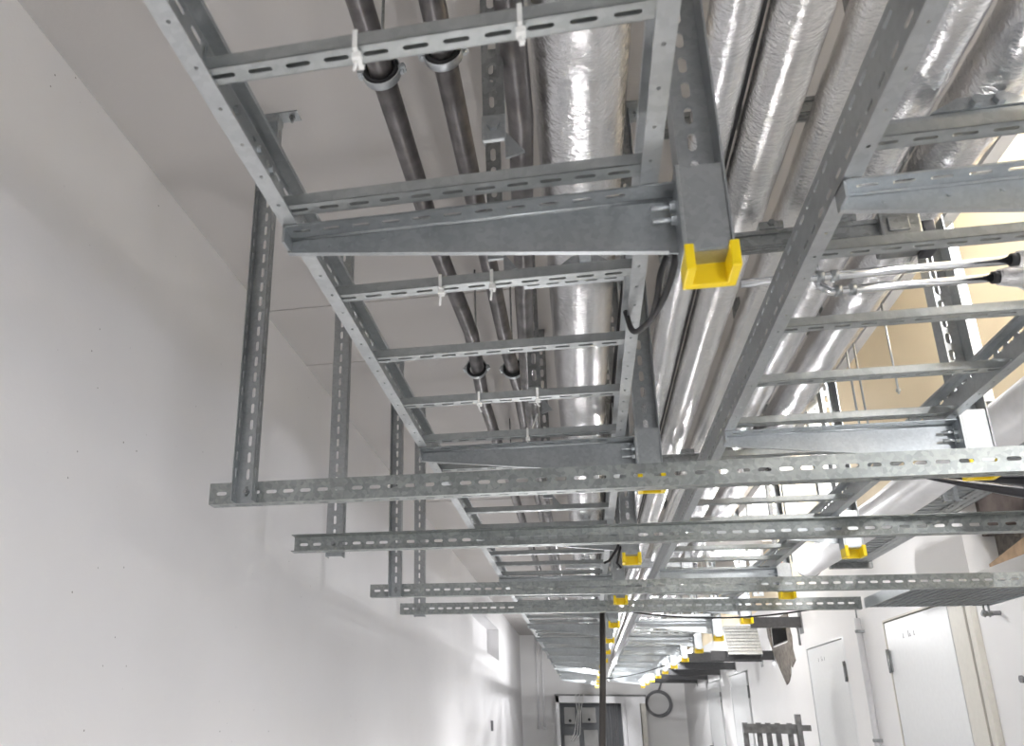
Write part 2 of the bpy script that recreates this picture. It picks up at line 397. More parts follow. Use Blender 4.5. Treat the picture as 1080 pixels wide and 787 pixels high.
def arm(xr, xt, y, label, grp, mat):
    """cantilever arm from root xr (at the post) to tip xt; plate at y, top flange toward the camera"""
    d = 1 if xt > xr else -1; L = abs(xt - xr); zt = HL - .001; h0, h1 = .098, .030
    t = thing('cantilever_arm', (xr, y, zt - h0), label, 'cantilever arm', grp)
    b = MB(); b.prism([(xr + d * .006, y, zt), (xt, y, zt), (xt, y, zt - h1), (xr + d * .006, y, zt - h0)], (0, .003, 0))
    b.strip((xr + d * .006, y - .040, zt - .003), X * d, Y, Z, L - .006, .040, .003, (.017,), .05, .030, .008, start=.06)
    b.prism([(xr + d * .02, y, zt - h0 + .002), (xt, y, zt - h1), (xt, y, zt - h1 - .003), (xr + d * .02, y, zt - h0 - .001)], (0, -.010, 0))
    b.tube([(xr + d * .006, y - .001, zt - .003), (xt, y - .001, zt - .003)], .0035, 8)
    b.box(min(xt, xt - d * .004), max(xt, xt - d * .004), y - .04, y, zt - h1, zt)
    for k in (.12, .42, .66): b.bolt((xt - d * k * L * .5 - d * .03, y, zt - .02), -Y, .0035, .002)
    b.build('arm_plate', mat, t)
    hp = MB(); hp.bevbox(min(xr, xr + d * .006), max(xr, xr + d * .006), y - .05, y + .012, zt - h0 - .025, zt + .022, .0015); hp.build('head_plate', mat, t)
    bo = MB()
    for zz in (zt - .03, zt - .052): bo.bolt((xr + d * .006, y - .02, zz), X * d, .0085, .008, .035)
    bo.build('bolt', 'zinc', t)
    return t
for k in range(14):
    post(.210, LY[k], ZC, 'steel hanging post with yellow end cap in the left row, ' + ORDN[k], 'hanging posts of the left row', k > 4)
    arm(.178, -.440, LY[k] + .022, 'tapered steel arm carrying the left cable ladder, ' + ORDN[k], 'cantilever arms of the left row', 'galv')
for k in range(14):
    x = 1.022
    tp = ZC if x + .07 < edge(RY[k]) else 3.1
    if RY[k] > yb: tp = ZC
    post(x, RY[k], 3.1 if x - .07 > edge(RY[k]) + w else ZC, 'steel hanging post with yellow end cap in the right row, ' + ORDN[k], 'hanging posts of the right row', k > 4)
    arm(x - PW / 2, .412, RY[k] + .022, 'tapered steel arm carrying the right cable ladder, ' + ORDN[k], 'cantilever arms of the right row', 'zinc')

# ------------------------------------------------------------------ four slotted cross beams on wall-side hangers
ZB = .57; BW = .062; BD = .040
BY = [2.16, 2.91, 4.08, 4.80]
BX = [(-1.02, 1.60), (-1.018, 1.80), (-1.02, 2.02), (-1.02, 1.415)]
HX = [-.905, -.868, -.888, -.908]
BL = ['galvanised slotted cross beam, lowest and nearest of the four beams', 'galvanised slotted cross beam, second of four from the camera',
      'galvanised slotted cross beam, third of four from the camera', 'galvanised slotted cross beam, farthest and shortest of the four beams']
HLb = ['slotted steel hanger holding the left end of the nearest beam', 'slotted steel hanger holding the left end of the second beam',
       'slotted steel hanger holding the left end of the third beam', 'slotted steel hanger holding the left end of the farthest beam']
for i in range(4):
    y = BY[i]; x0, x1 = BX[i]; d = -Y if i == 1 else Y
    tilt = -.0045 * (x1 - x0) * 0
    b = MB().channel((x0, y, ZB), X, Z, d, x1 - x0, BW, BD, .0025, True, True, .05, .032, .0105, start=.012)
    o = tag(b.build('support_beam', 'beam', origin=((x0 + x1) / 2, y, ZB), recalc=False), BL[i], 'support beam', 'slotted cross beams')
    hx = HX[i]; front = i in (0, 2)
    t = thing('hanger', (hx, y, ZC), HLb[i], 'hanger', 'hangers along the left wall')
    hy = y - .003 if front else y + .003
    hb = MB().channel((hx - .031, hy, ZB - (.002 if front else .014)), Z, X, -Y if front else Y, ZC - ZB - (.0 if front else -.014) - .006, .062, .040, .0025, True, True, .05, .032, .010, start=.01)
    hb.build('channel', 'galv', t, recalc=False)
    fy = hy - .02 if front else hy + .02
    f = MB().bevbox(hx - .095, hx + .095, fy - .024, fy + .024, ZC - .006, ZC, .0015)
    f.box(hx - .033, hx + .033, fy - .022, fy + .022, ZC - .03, ZC - .006)
    f.build('foot_plate', 'galv', t)
    a = MB()
    for s_ in (-.072, .072): a.bolt((hx + s_, fy, ZC - .006), -Z, .010, .008, .022)
    a.build('anchor_bolt', 'strut', t)
    bt = MB().bolt((hx, (hy - .0025 if front else y - .0025), ZB + .03), -Y, .0095, .008, .014); bt.tube([(hx, y - .006, ZB + .03), (hx, y + .02, ZB + .03)], .005, 8); bt.build('bolt', 'strut', t)

# ------------------------------------------------------------------ pipes under the ceiling
def foil_pipe(path, r, name, label, cat, mat='foil', amp=.05, seg=30, y0=.25, step=.035, seed=0, group=None):
    """path: function y -> (x, z)"""
    b = MB(); vs = []; y = y0; rows = 0; yend = 18.8
    ys = []
    while y < yend:
        ys.append(y); y += step if y < 5 else (step * 3 if y < 9 else step * 8)
    for y in ys:
        cx, cz = path(y)
        for k in range(seg):
            w_ = 2 * math.pi * k / seg; ca, sa = math.cos(w_), math.sin(w_)
            q = Vector((ca * r * 22 + seed * 7, y * 9, sa * r * 22))
            q2 = Vector((ca * r * 60 + seed * 3, y * 34, sa * r * 60))
            rr_ = r * (1 + amp * noise.noise(q) + amp * .55 * noise.noise(q2))
            rr_ -= r * .02 * max(0, 1 - abs(((y + seed * .21) % .92) - .46) / .02)      # taped joints
            if k == (seg * 5) // 6 - (seed % 5): rr_ += r * .045                                           # lap seam
            vs.append((cx + ca * rr_, y, cz + sa * rr_))
    n_ = len(ys)
    fs = [(i * seg + k, i * seg + (k + 1) % seg, (i + 1) * seg + (k + 1) % seg, (i + 1) * seg + k) for i in range(n_ - 1) for k in range(seg)]
    fs += [tuple(range(seg)), tuple((n_ - 1) * seg + k for k in range(seg))]
    b.add(vs, fs, True)
    return tag(b.build(name, mat, origin=(path(3)[0], 9, path(3)[1] - r)), label, cat, group)
foil_pipe(lambda y: (.071 - .006 * min(y, 3), 1.27), .097, 'insulated_duct', 'wide foil wrapped duct running above the left cable ladder', 'duct', seed=1, amp=.014)
foil_pipe(lambda y: (.330, 1.21), .045, 'insulated_pipe', 'narrow foil wrapped pipe just right of the left row of posts', 'pipe', seed=2, amp=.03, seg=22)
foil_pipe(lambda y: (.446, 1.21), .056, 'insulated_pipe', 'foil wrapped pipe, second to the right of the left row of posts', 'pipe', 'foil2', seed=3, amp=.03, seg=24)
foil_pipe(lambda y: (.572, 1.21), .043, 'insulated_pipe', 'wrinkled foil pipe half hidden above the left rail of the right ladder', 'pipe', 'foil2', seed=4, amp=.05, seg=22)
foil_pipe(lambda y: (.712, 1.21), .050, 'insulated_pipe', 'bright foil wrapped pipe above the left side of the right ladder', 'pipe', seed=5, amp=.035, seg=26)
foil_pipe(lambda y: (.874, 1.235), .066, 'insulated_duct', 'thick crumpled foil duct above the middle of the right ladder', 'duct', seed=6, amp=.06, seg=34)

def wob(pts, r, seg=14): 
    out = []
    for i in range(len(pts) - 1):
        a, c = Vector(pts[i]), Vector(pts[i + 1]); k = max(2, int((c - a).length / .08))
        out += [a.lerp(c, j / k) for j in range(k)]
    out.append(Vector(pts[-1])); return MB().tube(out, r, seg)
z1 = 1.40
b = wob([(-.375, .4, z1), (-.375, 2.3, z1), (-.350, 2.9, z1), (-.385, 3.6, z1), (-.385, 5.1, z1), (-.385, 11, z1)], .028)
tag(b.build('steel_pipe', 'darkpipe'), 'bare dark steel pipe nearest the left wall, under the ceiling', 'pipe')
b = wob([(-.228, .4, z1), (-.228, 3.1, z1), (-.215, 3.5, z1), (-.235, 5.1, z1), (-.235, 11, z1)], .028)
tag(b.build('steel_pipe', 'darkpipe'), 'bare dark steel pipe second from the left wall, under the ceiling', 'pipe')
b = wob([(-.062, .4, 1.22), (-.066, 1.5, 1.22), (-.115, 2.3, 1.22), (-.150, 3.0, 1.22), (-.170, 4.2, 1.22), (-.17, 11, 1.22)], .027)
tag(b.build('rubber_pipe', 'darkpipe'), 'black lagged pipe running against the wide foil duct', 'pipe')
b = wob([(.382, .4, 1.22), (.382, 12, 1.22)], .006, 8)
tag(b.build('cable', 'rubber'), 'thin black cable run between the two narrow foil pipes', 'cable')
b = wob([(.222, .4, 1.30), (.19, 3, 1.3), (.19, 12, 1.30)], .016, 8)
tag(b.build('cable', 'rubber'), 'black cable run along the right side of the wide foil duct', 'cable')
def clamp(x, y, z, label):
    t = thing('pipe_clamp', (x, y, ZC), label, 'pipe clamp', 'rubber lined pipe clamps')
    MB().ring((x, y, z), Y, .035, (.007, .015)).build('rubber_lining', 'rubber', t)
    m = MB().ring((x, y, z), Y, .0435, (.0018, .0125))
    for s_ in (-1, 1): m.box(x + s_ * .040, x + s_ * .056, y - .010, y + .010, z - .004, z + .004); m.tube([(x + s_ * .048, y, z - .014), (x + s_ * .048, y, z + .014)], .0045, 8)
    m.build('clamp_band', 'zinc', t)
    r = MB().tube([(x, y, z + .04), (x, y, ZC)], .004, 8); r.tube([(x, y, z + .04), (x, y, z + .055)], .008, 6, smooth=False); r.build('threaded_rod', 'strut', t)
clamp(-.375, 1.50, z1, 'rubber lined clamp nearest the camera on the outer steel pipe')
clamp(-.228, 1.47, z1, 'rubber lined clamp nearest the camera on the inner steel pipe')
clamp(-.372, 3.25, z1, 'second rubber lined clamp on the outer steel pipe')
clamp(-.222, 3.28, z1, 'second rubber lined clamp on the inner steel pipe')
clamp(-.385, 5.2, z1, 'third rubber lined clamp on the outer steel pipe')
clamp(-.235, 5.2, z1, 'third rubber lined clamp on the inner steel pipe')

# slotted hanging struts left of the duct
def strut_hang(x, y, zb, label):
    t = thing('hanging_strut', (x, y, ZC), label, 'hanging strut', 'slotted struts left of the wide duct')
    MB().channel((x - .0205, y, zb), Z, X, Y, ZC - zb, .041, .020, .0025, True, False, .06, .042, .015).build('channel', 'strut', t, recalc=False)
    f = MB().bevbox(x - .022, x + .022, y - .012, y, zb - .01, zb + .045, .003); f.prism([(x + .02, y - .006, zb + .01), (x + .055, y - .006, zb - .04), (x + .02, y - .006, zb - .05)], (0, .006, 0))
    f.bolt((x, y - .012, zb + .02), -Y, .012, .008); f.build('angle_bracket', 'galv', t)
strut_hang(-.107, 1.30, 1.02, 'slotted steel strut hanging left of the wide foil duct, nearest the camera')
strut_hang(-.168, 1.98, 1.17, 'slotted steel strut with square nut between the dark pipes and the duct')
strut_hang(-.108, 2.62, 1.00, 'slotted steel strut hanging left of the wide foil duct, third from the camera')
strut_hang(-.122, 3.9, 1.00, 'slotted steel strut hanging left of the wide foil duct, fourth from the camera')
# cross struts carrying the duct
def duct_cradle(y, label):
    t = thing('duct_cradle', (.05, y, ZC), label, 'duct cradle', 'cross struts under the wide duct')
    b = MB().channel((-.10, y - .0205, 1.10), X, Y, Z, .30, .041, .041, .0025, True, False, .05, .034, .010); b.strip((-.10, y - .0215, 1.10), X, Z, Y, .30, .041, .002, (.02,), .05, .030, .004)
    b.build('cross_channel', 'ladder', t, recalc=False)
    s = MB().prism([(.0, y - .02, 1.142), (.12, y - .02, 1.142), (.09, y - .02, 1.165), (.03, y - .02, 1.165)], (0, .04, 0)); s.build('saddle', 'strut', t)
    n_ = MB().bevbox(.048, .078, y - .032, y - .018, 1.14, 1.168, .003); n_.build('square_nut', 'zinc', t)
    u = MB().channel((.165, y + .022, 1.06), Z, X, Y, ZC - 1.06, .041, .030, .0025, True, False, .05, .030, .013); u.build('upright', 'strut', t, recalc=False)
for y, l in ((2.02, 'slotted cross strut under the wide foil duct, nearest the camera'), (3.75, 'slotted cross strut under the wide foil duct, second from the camera'),
             (5.2, 'slotted cross strut under the wide foil duct, third from the camera'), (6.5, 'slotted cross strut under the wide foil duct, fourth from the camera')):
    duct_cradle(y, l)
# trapezes under the pipes between the posts
def trapeze(y, z, xa, xb, up, label):
    t = thing('pipe_trapeze', (.6, y, z), label, 'pipe support', 'trapezes under the foil pipes')
    b = MB()
    for dz in (0, .030): b.box(xa, xb, y - .020, y + .020, z + dz, z + dz + .011)
    b.box(xa, xb, y - .014, y + .020, z + .011, z + .030)
    for yy in (-.012, .0, .012): b.box(xa, xb, y + yy - .0025, y + yy + .0025, z - .002, z)
    b.build('cross_channel', 'strut', t)
    if up:
        u = MB()
        for k in range(3): u.box(xb - .036 + k * .011, xb - .028 + k * .011, y - .022, y + .020, z + .03, ZC)
        u.box(xb - .035, xb - .007, y - .012, y + .018, z + .03, ZC); u.build('upright', 'strut', t)
        c = MB().bevbox(xb - .075, xb + .012, y - .034, y + .030, z - .042, z + .055, .006)
        c.bevbox(xb - .06, xb - .015, y - .040, y - .032, z - .005, z + .03, .003); c.bolt((xb - .055, y - .034, z - .022), -Y, .012, .005)
        c.prism([(xb - .05, y - .024, z + .05), (xb + .0, y - .024, z + .05), (xb - .008, y - .024, z + .10), (xb - .034, y - .024, z + .10)], (0, .045, 0))
        c.bolt((xb - .045, y - .03, z + .03), -Y, .011, .005); c.bolt((xb - .005, y - .03, z + .02), -Y, .011, .005)
        c.build('corner_bracket', 'strut', t)
        e = MB().bevbox(xb + .012, xb + .040, y - .030, y + .026, z - .052, z + .020, .004); e.bolt((xb + .026, y - .030, z - .015), -Y, .013, .006); e.build('end_cap', 'plastic_black', t)
    for xx in (.50, .66):
        cl = MB()
        if xa < xx < xb: cl.bevbox(xx - .028, xx + .028, y - .024, y + .022, z + .041, z + .062, .003); cl.bolt((xx, y - .024, z + .055), -Y, .009, .006)
        if cl.v: cl.build('rail_clip', 'strut', t)
trapeze(1.80, 1.36, .25, .70, False, 'grey ribbed strut lying above the narrow foil pipes')
trapeze(1.92, 1.085, .24, .805, True, 'grey ribbed strut carrying the foil pipes, nearest the camera')
trapeze(3.75, 1.085, .24, .805, True, 'grey ribbed strut carrying the foil pipes, second from the camera')
trapeze(6.45, 1.085, .24, .805, True, 'grey ribbed strut carrying the foil pipes, third from the camera')
trapeze(7.6, 1.085, .24, .805, True, 'grey ribbed strut carrying the foil pipes, fourth from the camera')
# duct clip at the right, above the first right rungs
b = MB().prism([(.72, 1.53, 1.128), (.90, 1.53, 1.128), (.86, 1.53, 1.155), (.77, 1.53, 1.155)], (0, .05, 0)); b.bevbox(.62, .95, 1.535, 1.575, 1.088, 1.128, .003); b.bolt((.80, 1.53, 1.14), -Y, .012, .012); b.bolt((.84, 1.53, 1.14), -Y, .012, .012)
tag(b.build('duct_saddle', 'galv'), 'steel saddle strut under the thick crumpled duct near the camera', 'duct saddle')

# ------------------------------------------------------------------ white and chrome pipes, struts and rods at the right
b = MB().tube([(1.41 + .02 * 0, 1.2 + .15 * i - .7 * (1 - i / 30), .955) for i in range(31)], [.079 + .002 * math.sin(i * 1.7) for i in range(31)], 28)
wp = tag(b.build('jacketed_pipe', 'pipewhite'), 'thick white jacketed pipe running along the right side', 'pipe')
cb = MB().ring((1.41, 5.70, .955), Y, .066, (.018, .03)); cb.build('end_collar', 'cable', wp)
def chrome(z, y, x0, x1, label, bend):
    t = thing('press_fit_pipe', ((x0 + x1) / 2, y, z), label, 'pipe', 'thin bright steel pipes above the right ladder')
    pts = [(x0, y, z), (x1, y, z)]
    if bend: pts = [(x0 - .035, y, z + .16), (x0 - .035, y, z + .045), (x0 - .027, y, z + .015), (x0 - .008, y, z), (x0 + .02, y, z), (x1, y, z)]
    else: pts = [(x0 - .16, y + .0, z), (x0, y, z), (x1, y, z)]
    MB().tube(pts, .010, 12).build('tube', 'chrome', t)
    f = MB()
    for xx in (x0, x0 + .03): f.tube([(xx, y, z), (xx + .014, y, z)], .0135, 12)
    f.build('fitting', 'galv', t)
    e = MB().tube([(x1 - .012, y, z), (x1 + .004, y, z)], .014, 12); e.build('seal_ring', 'rubber', t)
    h = MB()
    if y < 3: h.tube([(x1, y, z), (x1 + .05, y + .0, z), (x1 + .12, y + .02, z - .03), (x1 + .2, y + .08, z - .05)], [.018, .028, .034, .036], 14).build('foil_sleeve', 'foil', t)
chrome(.95, 1.828, .558, .955, 'thin bright steel pipe across the right ladder, the upper of two in view', False)
chrome(.95, 1.905, .615, .950, 'thin bright steel pipe with elbow across the right ladder, the lower of two', True)
chrome(.95, 3.55, .62, 1.05, 'thin bright steel pipe with elbow behind the nearest beam', True)
def wall_strut(x, y, zb, zt, wd, label):
    t = thing('vertical_strut', (x, y, zt), label, 'vertical strut', 'wide perforated vertical struts at the right')
    MB().channel((x - wd / 2, y, zb), Z, X, Y, zt - zb, wd, .05, .003, True, True, .05, .016, .012, .020, .009).build('channel', 'zinc', t, recalc=False)
    MB().bevbox(x - wd / 2 - .04, x + wd / 2 + .04, y - .06, y + .01, zt - .008, zt, .002).build('foot_plate', 'galv', t)
wall_strut(1.36, 3.02, 1.045, 3.1, .092, 'wide perforated vertical strut at the right, nearest the camera')
wall_strut(1.30, 4.65, 1.045, 3.1, .085, 'wide perforated vertical strut at the right, second from the camera')
wall_strut(1.46, 6.1, 1.045, 3.1, .085, 'wide perforated vertical strut at the right, third from the camera')
wall_strut(1.50, 7.8, 1.045, 3.1, .085, 'wide perforated vertical strut at the right, fourth from the camera')
for (x, y, za, zb_, l) in ((1.335, 3.6, 1.30, 3.1, 'thin threaded rod hanging before the cream wall, right of a pair'), (1.172, 3.62, 1.10, ZC - .07, 'thin threaded rod of the pair before the cream wall, left one'),
                      (1.205, 3.62, 1.10, ZC - .07, 'thin threaded rod of the pair before the cream wall, right one'), (1.42, 2.75, 1.75, 3.1, 'short bright threaded rod at the upper right edge')):
    tp = 3.1 if x > edge(y) + w else ZC if x < edge(y) else 1.75
    b = MB().tube([(x, y, za), (x, y, tp)], .0045, 8); b.tube([(x, y, za + .01), (x, y, za + .022)], .009, 6, smooth=False)
    tag(b.build('threaded_rod', 'zinc'), l, 'threaded rod', 'threaded rods before the cream wall')

# ------------------------------------------------------------------ trays along the right wall
def ribbed_tray(x0, x1, y0, y1, z, label, h=.06):
    t = thing('cable_tray', ((x0 + x1) / 2, (y0 + y1) / 2, z), label, 'cable tray', 'cable trays along the right wall')
    b = MB(); yy = y0
    while yy < y1 - .01:
        b.box(x0, x1, yy, yy + .052, z + .004, z + .007); b.box(x0, x1, yy + .052, yy + .058, z, z + .007); b.box(x0, x1, yy + .058, min(yy + .07, y1), z + .004, z + .007)
        yy += .07
    b.build('tray_floor', 'galv', t)
    e = MB()
    for xx in (x0, x1):
        e.strip((xx, y0, z), Y, Z, X if xx == x0 else -X, y1 - y0, h, .002, (.03,), .05, .030, .008)
    e.strip((x1 - .09, y0, z - .001), Y, X, Z, y1 - y0, .08, .001, (.02, .055), .05, .030, .008)
    e.build('side_wall', 'galv', t, recalc=False)
    MB().box(x0 + .02, x1 + .02, y1, y1 + .04, z - .03, z + .03).build('end_bracket', 'strut', t)
    return t
ribbed_tray(1.505, 1.745, 1.4, 5.65, .95, 'ribbed grey cable tray beside the thick white pipe')
b = MB()
for sx in (1.50, 1.54): b.bevbox(sx - .008, sx + .008, 3.78, 3.80, .88, .945, .002); b.box(sx - .008, sx + .016, 3.77, 3.80, .88, .886)
tag(b.build('tray_clip', 'zinc'), 'pair of bright zinc clips under the ribbed tray', 'clip')
# inclined tray further back
t = thing('cable_tray', (1.66, 10.2, .72), 'short inclined ribbed tray descending by the wall hole', 'cable tray')
b = MB(); u_ = Vector((0, -.16, -.33)); L = u_.length; u_.normalize(); nn = X.cross(u_)
o = Vector((1.57, 10.38, 1.06))
for i in range(9):
    a = i * L / 9; p = o + u_ * a
    b.hexa([p, p + X * .36, p + X * .36 + u_ * (L / 9 - .016), p + u_ * (L / 9 - .016)], [q + nn * .004 for q in (p, p + X * .36, p + X * .36 + u_ * (L / 9 - .016), p + u_ * (L / 9 - .016))])
    p2 = p + u_ * (L / 9 - .016); b.hexa([p2 - nn * .006, p2 + X * .36 - nn * .006, p2 + X * .36 + u_ * .016 - nn * .006, p2 + u_ * .016 - nn * .006], [p2 + nn * .004, p2 + X * .36 + nn * .004, p2 + X * .36 + u_ * .016 + nn * .004, p2 + u_ * .016 + nn * .004])
b.build('tray_floor', 'strut', t)
b = MB()
for xx in (1.57, 1.925): b.strip(o + X * (xx - 1.57), u_, nn, X, L, .05, .002)
b.build('side_wall', 'galv', t)
AR = [(9.0, .90, 1.62), (10.45, .69, 1.42), (11.15, .715, 1.22), (13.1, .73, 1.25), (14.6, .73, 1.25), (16.1, .73, 1.25), (17.6, .73, 1.25)]
AN = ['nearest, above the inclined tray', 'second from the camera, behind the inclined tray', 'third from the camera', 'fourth from the camera', 'fifth from the camera', 'sixth from the camera', 'last before the end wall']
for (y, z, xa), l in zip(AR, AN):
    t = thing('wall_bracket', (XR, y, z), 'dark grey bracket arm on the right wall, ' + l, 'wall bracket', 'bracket arms on the right wall')
    b = MB().channel((xa, y, z), X, Z, Y, XR - .004 - xa, .10, .05, .003, False, False); b.build('arm', 'bracket', t, recalc=False)
    MB().bevbox(XR - .006, XR, y - .04, y + .09, z - .06, z + .16, .002).build('wall_plate', 'strut', t)
for i, (ya_, yb_) in enumerate(((11.0, 14.6), (14.6, 18.0))):
    pass
ribbed_tray(1.32, 1.95, 11.3, 17.9, .835, 'long ribbed tray on brackets along the far right wall')

# steel grating panel hanging at the right between the two far beams
gx0, gx1, gy0, gy1, gz = 1.425, 1.97, 4.135, 4.775, .575
t = thing('grating_panel', ((gx0 + gx1) / 2, (gy0 + gy1) / 2, gz), 'galvanised grating panel resting at the right ends of the far beams', 'grating')
b = MB()
for i in range(16): x = gx0 + .02 + i * (gx1 - gx0 - .04) / 15; b.box(x - .0022, x + .0022, gy0, gy1, gz, gz + .03)
b.build('bearing_bars', 'strut', t)
b = MB()
for i in range(32): y = gy0 + .02 + i * (gy1 - gy0 - .04) / 31; b.box(gx0, gx1, y - .002, y + .002, gz + .002, gz + .022)
b.build('cross_bars', 'galv', t)
b = MB().box(gx0 - .004, gx0, gy0, gy1, gz - .006, gz + .045); b.box(gx1, gx1 + .004, gy0, gy1, gz - .006, gz + .045); b.box(gx0, gx1, gy0 - .004, gy0, gz, gz + .03); b.box(gx0, gx1, gy1, gy1 + .004, gz, gz + .03)
b.build('edge_frame', 'zinc', t)
b = MB()
for dx in (0, .022): b.bevbox(gx1 - .03 + dx, gx1 - .022 + dx, gy1 - .04, gy1 - .03, gz - .06, gz + .02, .003)
b.tube([(gx1 - .04, gy1 - .035, gz - .045), (gx1 + .01, gy1 - .035, gz - .045)], .010, 10); b.build('hook', 'strut', t)

# ------------------------------------------------------------------ black plastic wrapped hose over the second beam
b = MB(); t = thing('plastic_wrap', (1.2, 2.5, .6), 'glossy black plastic sheeting hanging rolled below the nearest beam at right', 'plastic sheet')
def roll(p0, p1, r0, r1, sag, seed):
    m = MB(); n_ = 40; vs = []
    for i in range(n_ + 1):
        s_ = i / n_; c = Vector(p0).lerp(Vector(p1), s_); c.z -= sag * math.sin(math.pi * s_)
        for k in range(22):
            a = 2 * math.pi * k / 22; r = (r0 + (r1 - r0) * s_) * (1 + .28 * noise.noise(Vector((s_ * 3 + seed, math.cos(a) * 1.6, math.sin(a) * 1.6))) + .10 * math.sin(a * 5 + s_ * 6 + seed))
            vs.append((c.x, c.y + math.cos(a) * r, c.z + math.sin(a) * r * .8))
    m.add(vs, [(i * 22 + k, i * 22 + (k + 1) % 22, (i + 1) * 22 + (k + 1) % 22, (i + 1) * 22 + k) for i in range(n_) for k in range(22)], True)
    m.add([p0], []); return m
roll((.93, 2.5, .655), (1.75, 2.5, .62), .004, .085, .0, 1).build('upper_roll', 'plastic_black', t)
roll((.92, 2.46, .645), (1.75, 2.46, .49), .003, .065, .01, 4).build('lower_roll', 'plastic_black', t)

# ------------------------------------------------------------------ lamps
def tube_lamp(x, y, z, L, axis, label, zt, watts, r=.013):
    ax = Vector(axis); t = thing('tube_lamp', (x, y, zt), label, 'lamp', 'strip lamps')
    c = Vector((x, y, z)); s_ = ax.cross(Z)
    MB().tube([c - ax * L / 2, c + ax * L / 2], r, 12).build('tube', 'lamp', t)
    h = MB(); a, q = c - ax * (L / 2 + .02), c + ax * (L / 2 + .02)
    h.hexa([a + s_ * .035 + Z * .03, q + s_ * .035 + Z * .03, q - s_ * .035 + Z * .03, a - s_ * .035 + Z * .03], [a + s_ * .025 + Z * .075, q + s_ * .025 + Z * .075, q - s_ * .025 + Z * .075, a - s_ * .025 + Z * .075])
    for e in (-1, 1):
        p = c + ax * e * (L / 2 + .008); h.hexa([p + s_ * .012 + ax * .01 + Z * .032, p - s_ * .012 + ax * .01 + Z * .032, p - s_ * .012 - ax * .01 + Z * .032, p + s_ * .012 - ax * .01 + Z * .032],
                                                   [p + s_ * .012 + ax * .01 - Z * .014, p - s_ * .012 + ax * .01 - Z * .014, p - s_ * .012 - ax * .01 - Z * .014, p + s_ * .012 - ax * .01 - Z * .014])
    h.build('housing', 'white', t)
    r_ = MB()
    for e in (-.35, .35): p = c + ax * e * L; r_.tube([p + Z * .075, (p.x, p.y, zt)], .004, 6)
    r_.build('suspension', 'zinc', t)
    k = max(1, round(L / .3))
    for i in range(k):
        l = bpy.data.lights.new('lamp_light', 'POINT'); l.shadow_soft_size = .022; l.energy = watts / k; l.color = (.99, .985, 1)
        lo = bpy.data.objects.new('lamp_light', l); C.objects.link(lo); lo.parent = t
        lo.location = c + ax * ((i + .5) / k - .5) * L - Vector((x, y, zt))
tube_lamp(.97, 5.62, 1.02, .30, X, 'short glowing lamp shining behind the rungs of the right ladder', ZC, 60)
tube_lamp(.08, 12.15, .69, .2, X, 'short strip lamp behind a left arm, under the left ladder far back', HL, 80)
tube_lamp(1.40, .95, .70, .6, Y, 'added fill lamp below the white jacketed pipe, nearest the camera', .876, 50)  # added fill, out of view: lights the lower left wall and the white pipe
tube_lamp(.95, -1.4, .0, .9, Y, 'added fill lamp behind the camera', ZC, 230)  # unseen lamp, added to brighten the lower left wall
tube_lamp(1.22, 9.3, .92, .9, Y, 'strip lamp above the right ladder behind the grating', ZC, 38)
tube_lamp(1.20, 13.2, .95, .9, Y, 'strip lamp above the right ladder far back', ZC, 220)
tube_lamp(.28, 15.6, 1.0, .6, Y, 'strip lamp between the ladders near the end wall', ZC, 350)
tube_lamp(1.78, 1.4, 2.1, 1.2, Y, 'strip lamp high in the right bay near the camera', 3.09, 330)
tube_lamp(1.72, 3.15, 2.98, .9, Y, 'added fill lamp mounted under the ceiling of the right bay', 3.09, 150)  # added just out of view to brighten the cream wall
tube_lamp(1.74, 8.9, 2.55, 1.0, Y, 'added fill lamp high in the right bay behind the posts', 3.09, 220)  # hidden lamp, added so the far cream wall gets light

def floor_fill(x, y, label, watts):  # unseen lamps added on the floor to lift the left wall and undersides
    t = thing('fill_lamp', (x, y, -E), label, 'lamp', 'added fill lamps on the floor')
    MB().bevbox(x - .11, x + .11, y - .08, y + .08, -E, -E + .05, .01).build('base', 'rubber', t)
    p = MB()
    for sx in (-.1, .1): p.tube([(x + sx, y, -E + .04), (x + sx, y, -E + .2)], .008, 8)
    p.tube([(x - .1, y, -E + .16), (x + .1, y, -E + .16)], .008, 8); p.build('bracket', 'strut', t)
    MB().bevbox(x - .09, x + .09, y - .06, y + .06, -E + .12, -E + .17, .008).build('housing', 'yellow', t)
    MB().bevbox(x - .08, x + .08, y - .05, y + .05, -E + .168, -E + .178, .003).build('lens', 'lamp', t)
    l = bpy.data.lights.new('fill_light', 'POINT'); l.shadow_soft_size = .05; l.energy = watts; l.color = (.99, .985, 1)
    lo = bpy.data.objects.new('fill_light', l); C.objects.link(lo); lo.parent = t; lo.location = (0, 0, .26)
for yy, ll in ((.9, 'nearest the camera'), (3.6, 'second from the camera'), (6.4, 'third from the camera'), (9.6, 'farthest from the camera')):
    floor_fill(-.35, yy, 'added fill lamp on the corridor floor beside the left wall, ' + ll, 55 if yy > 9 else 20)
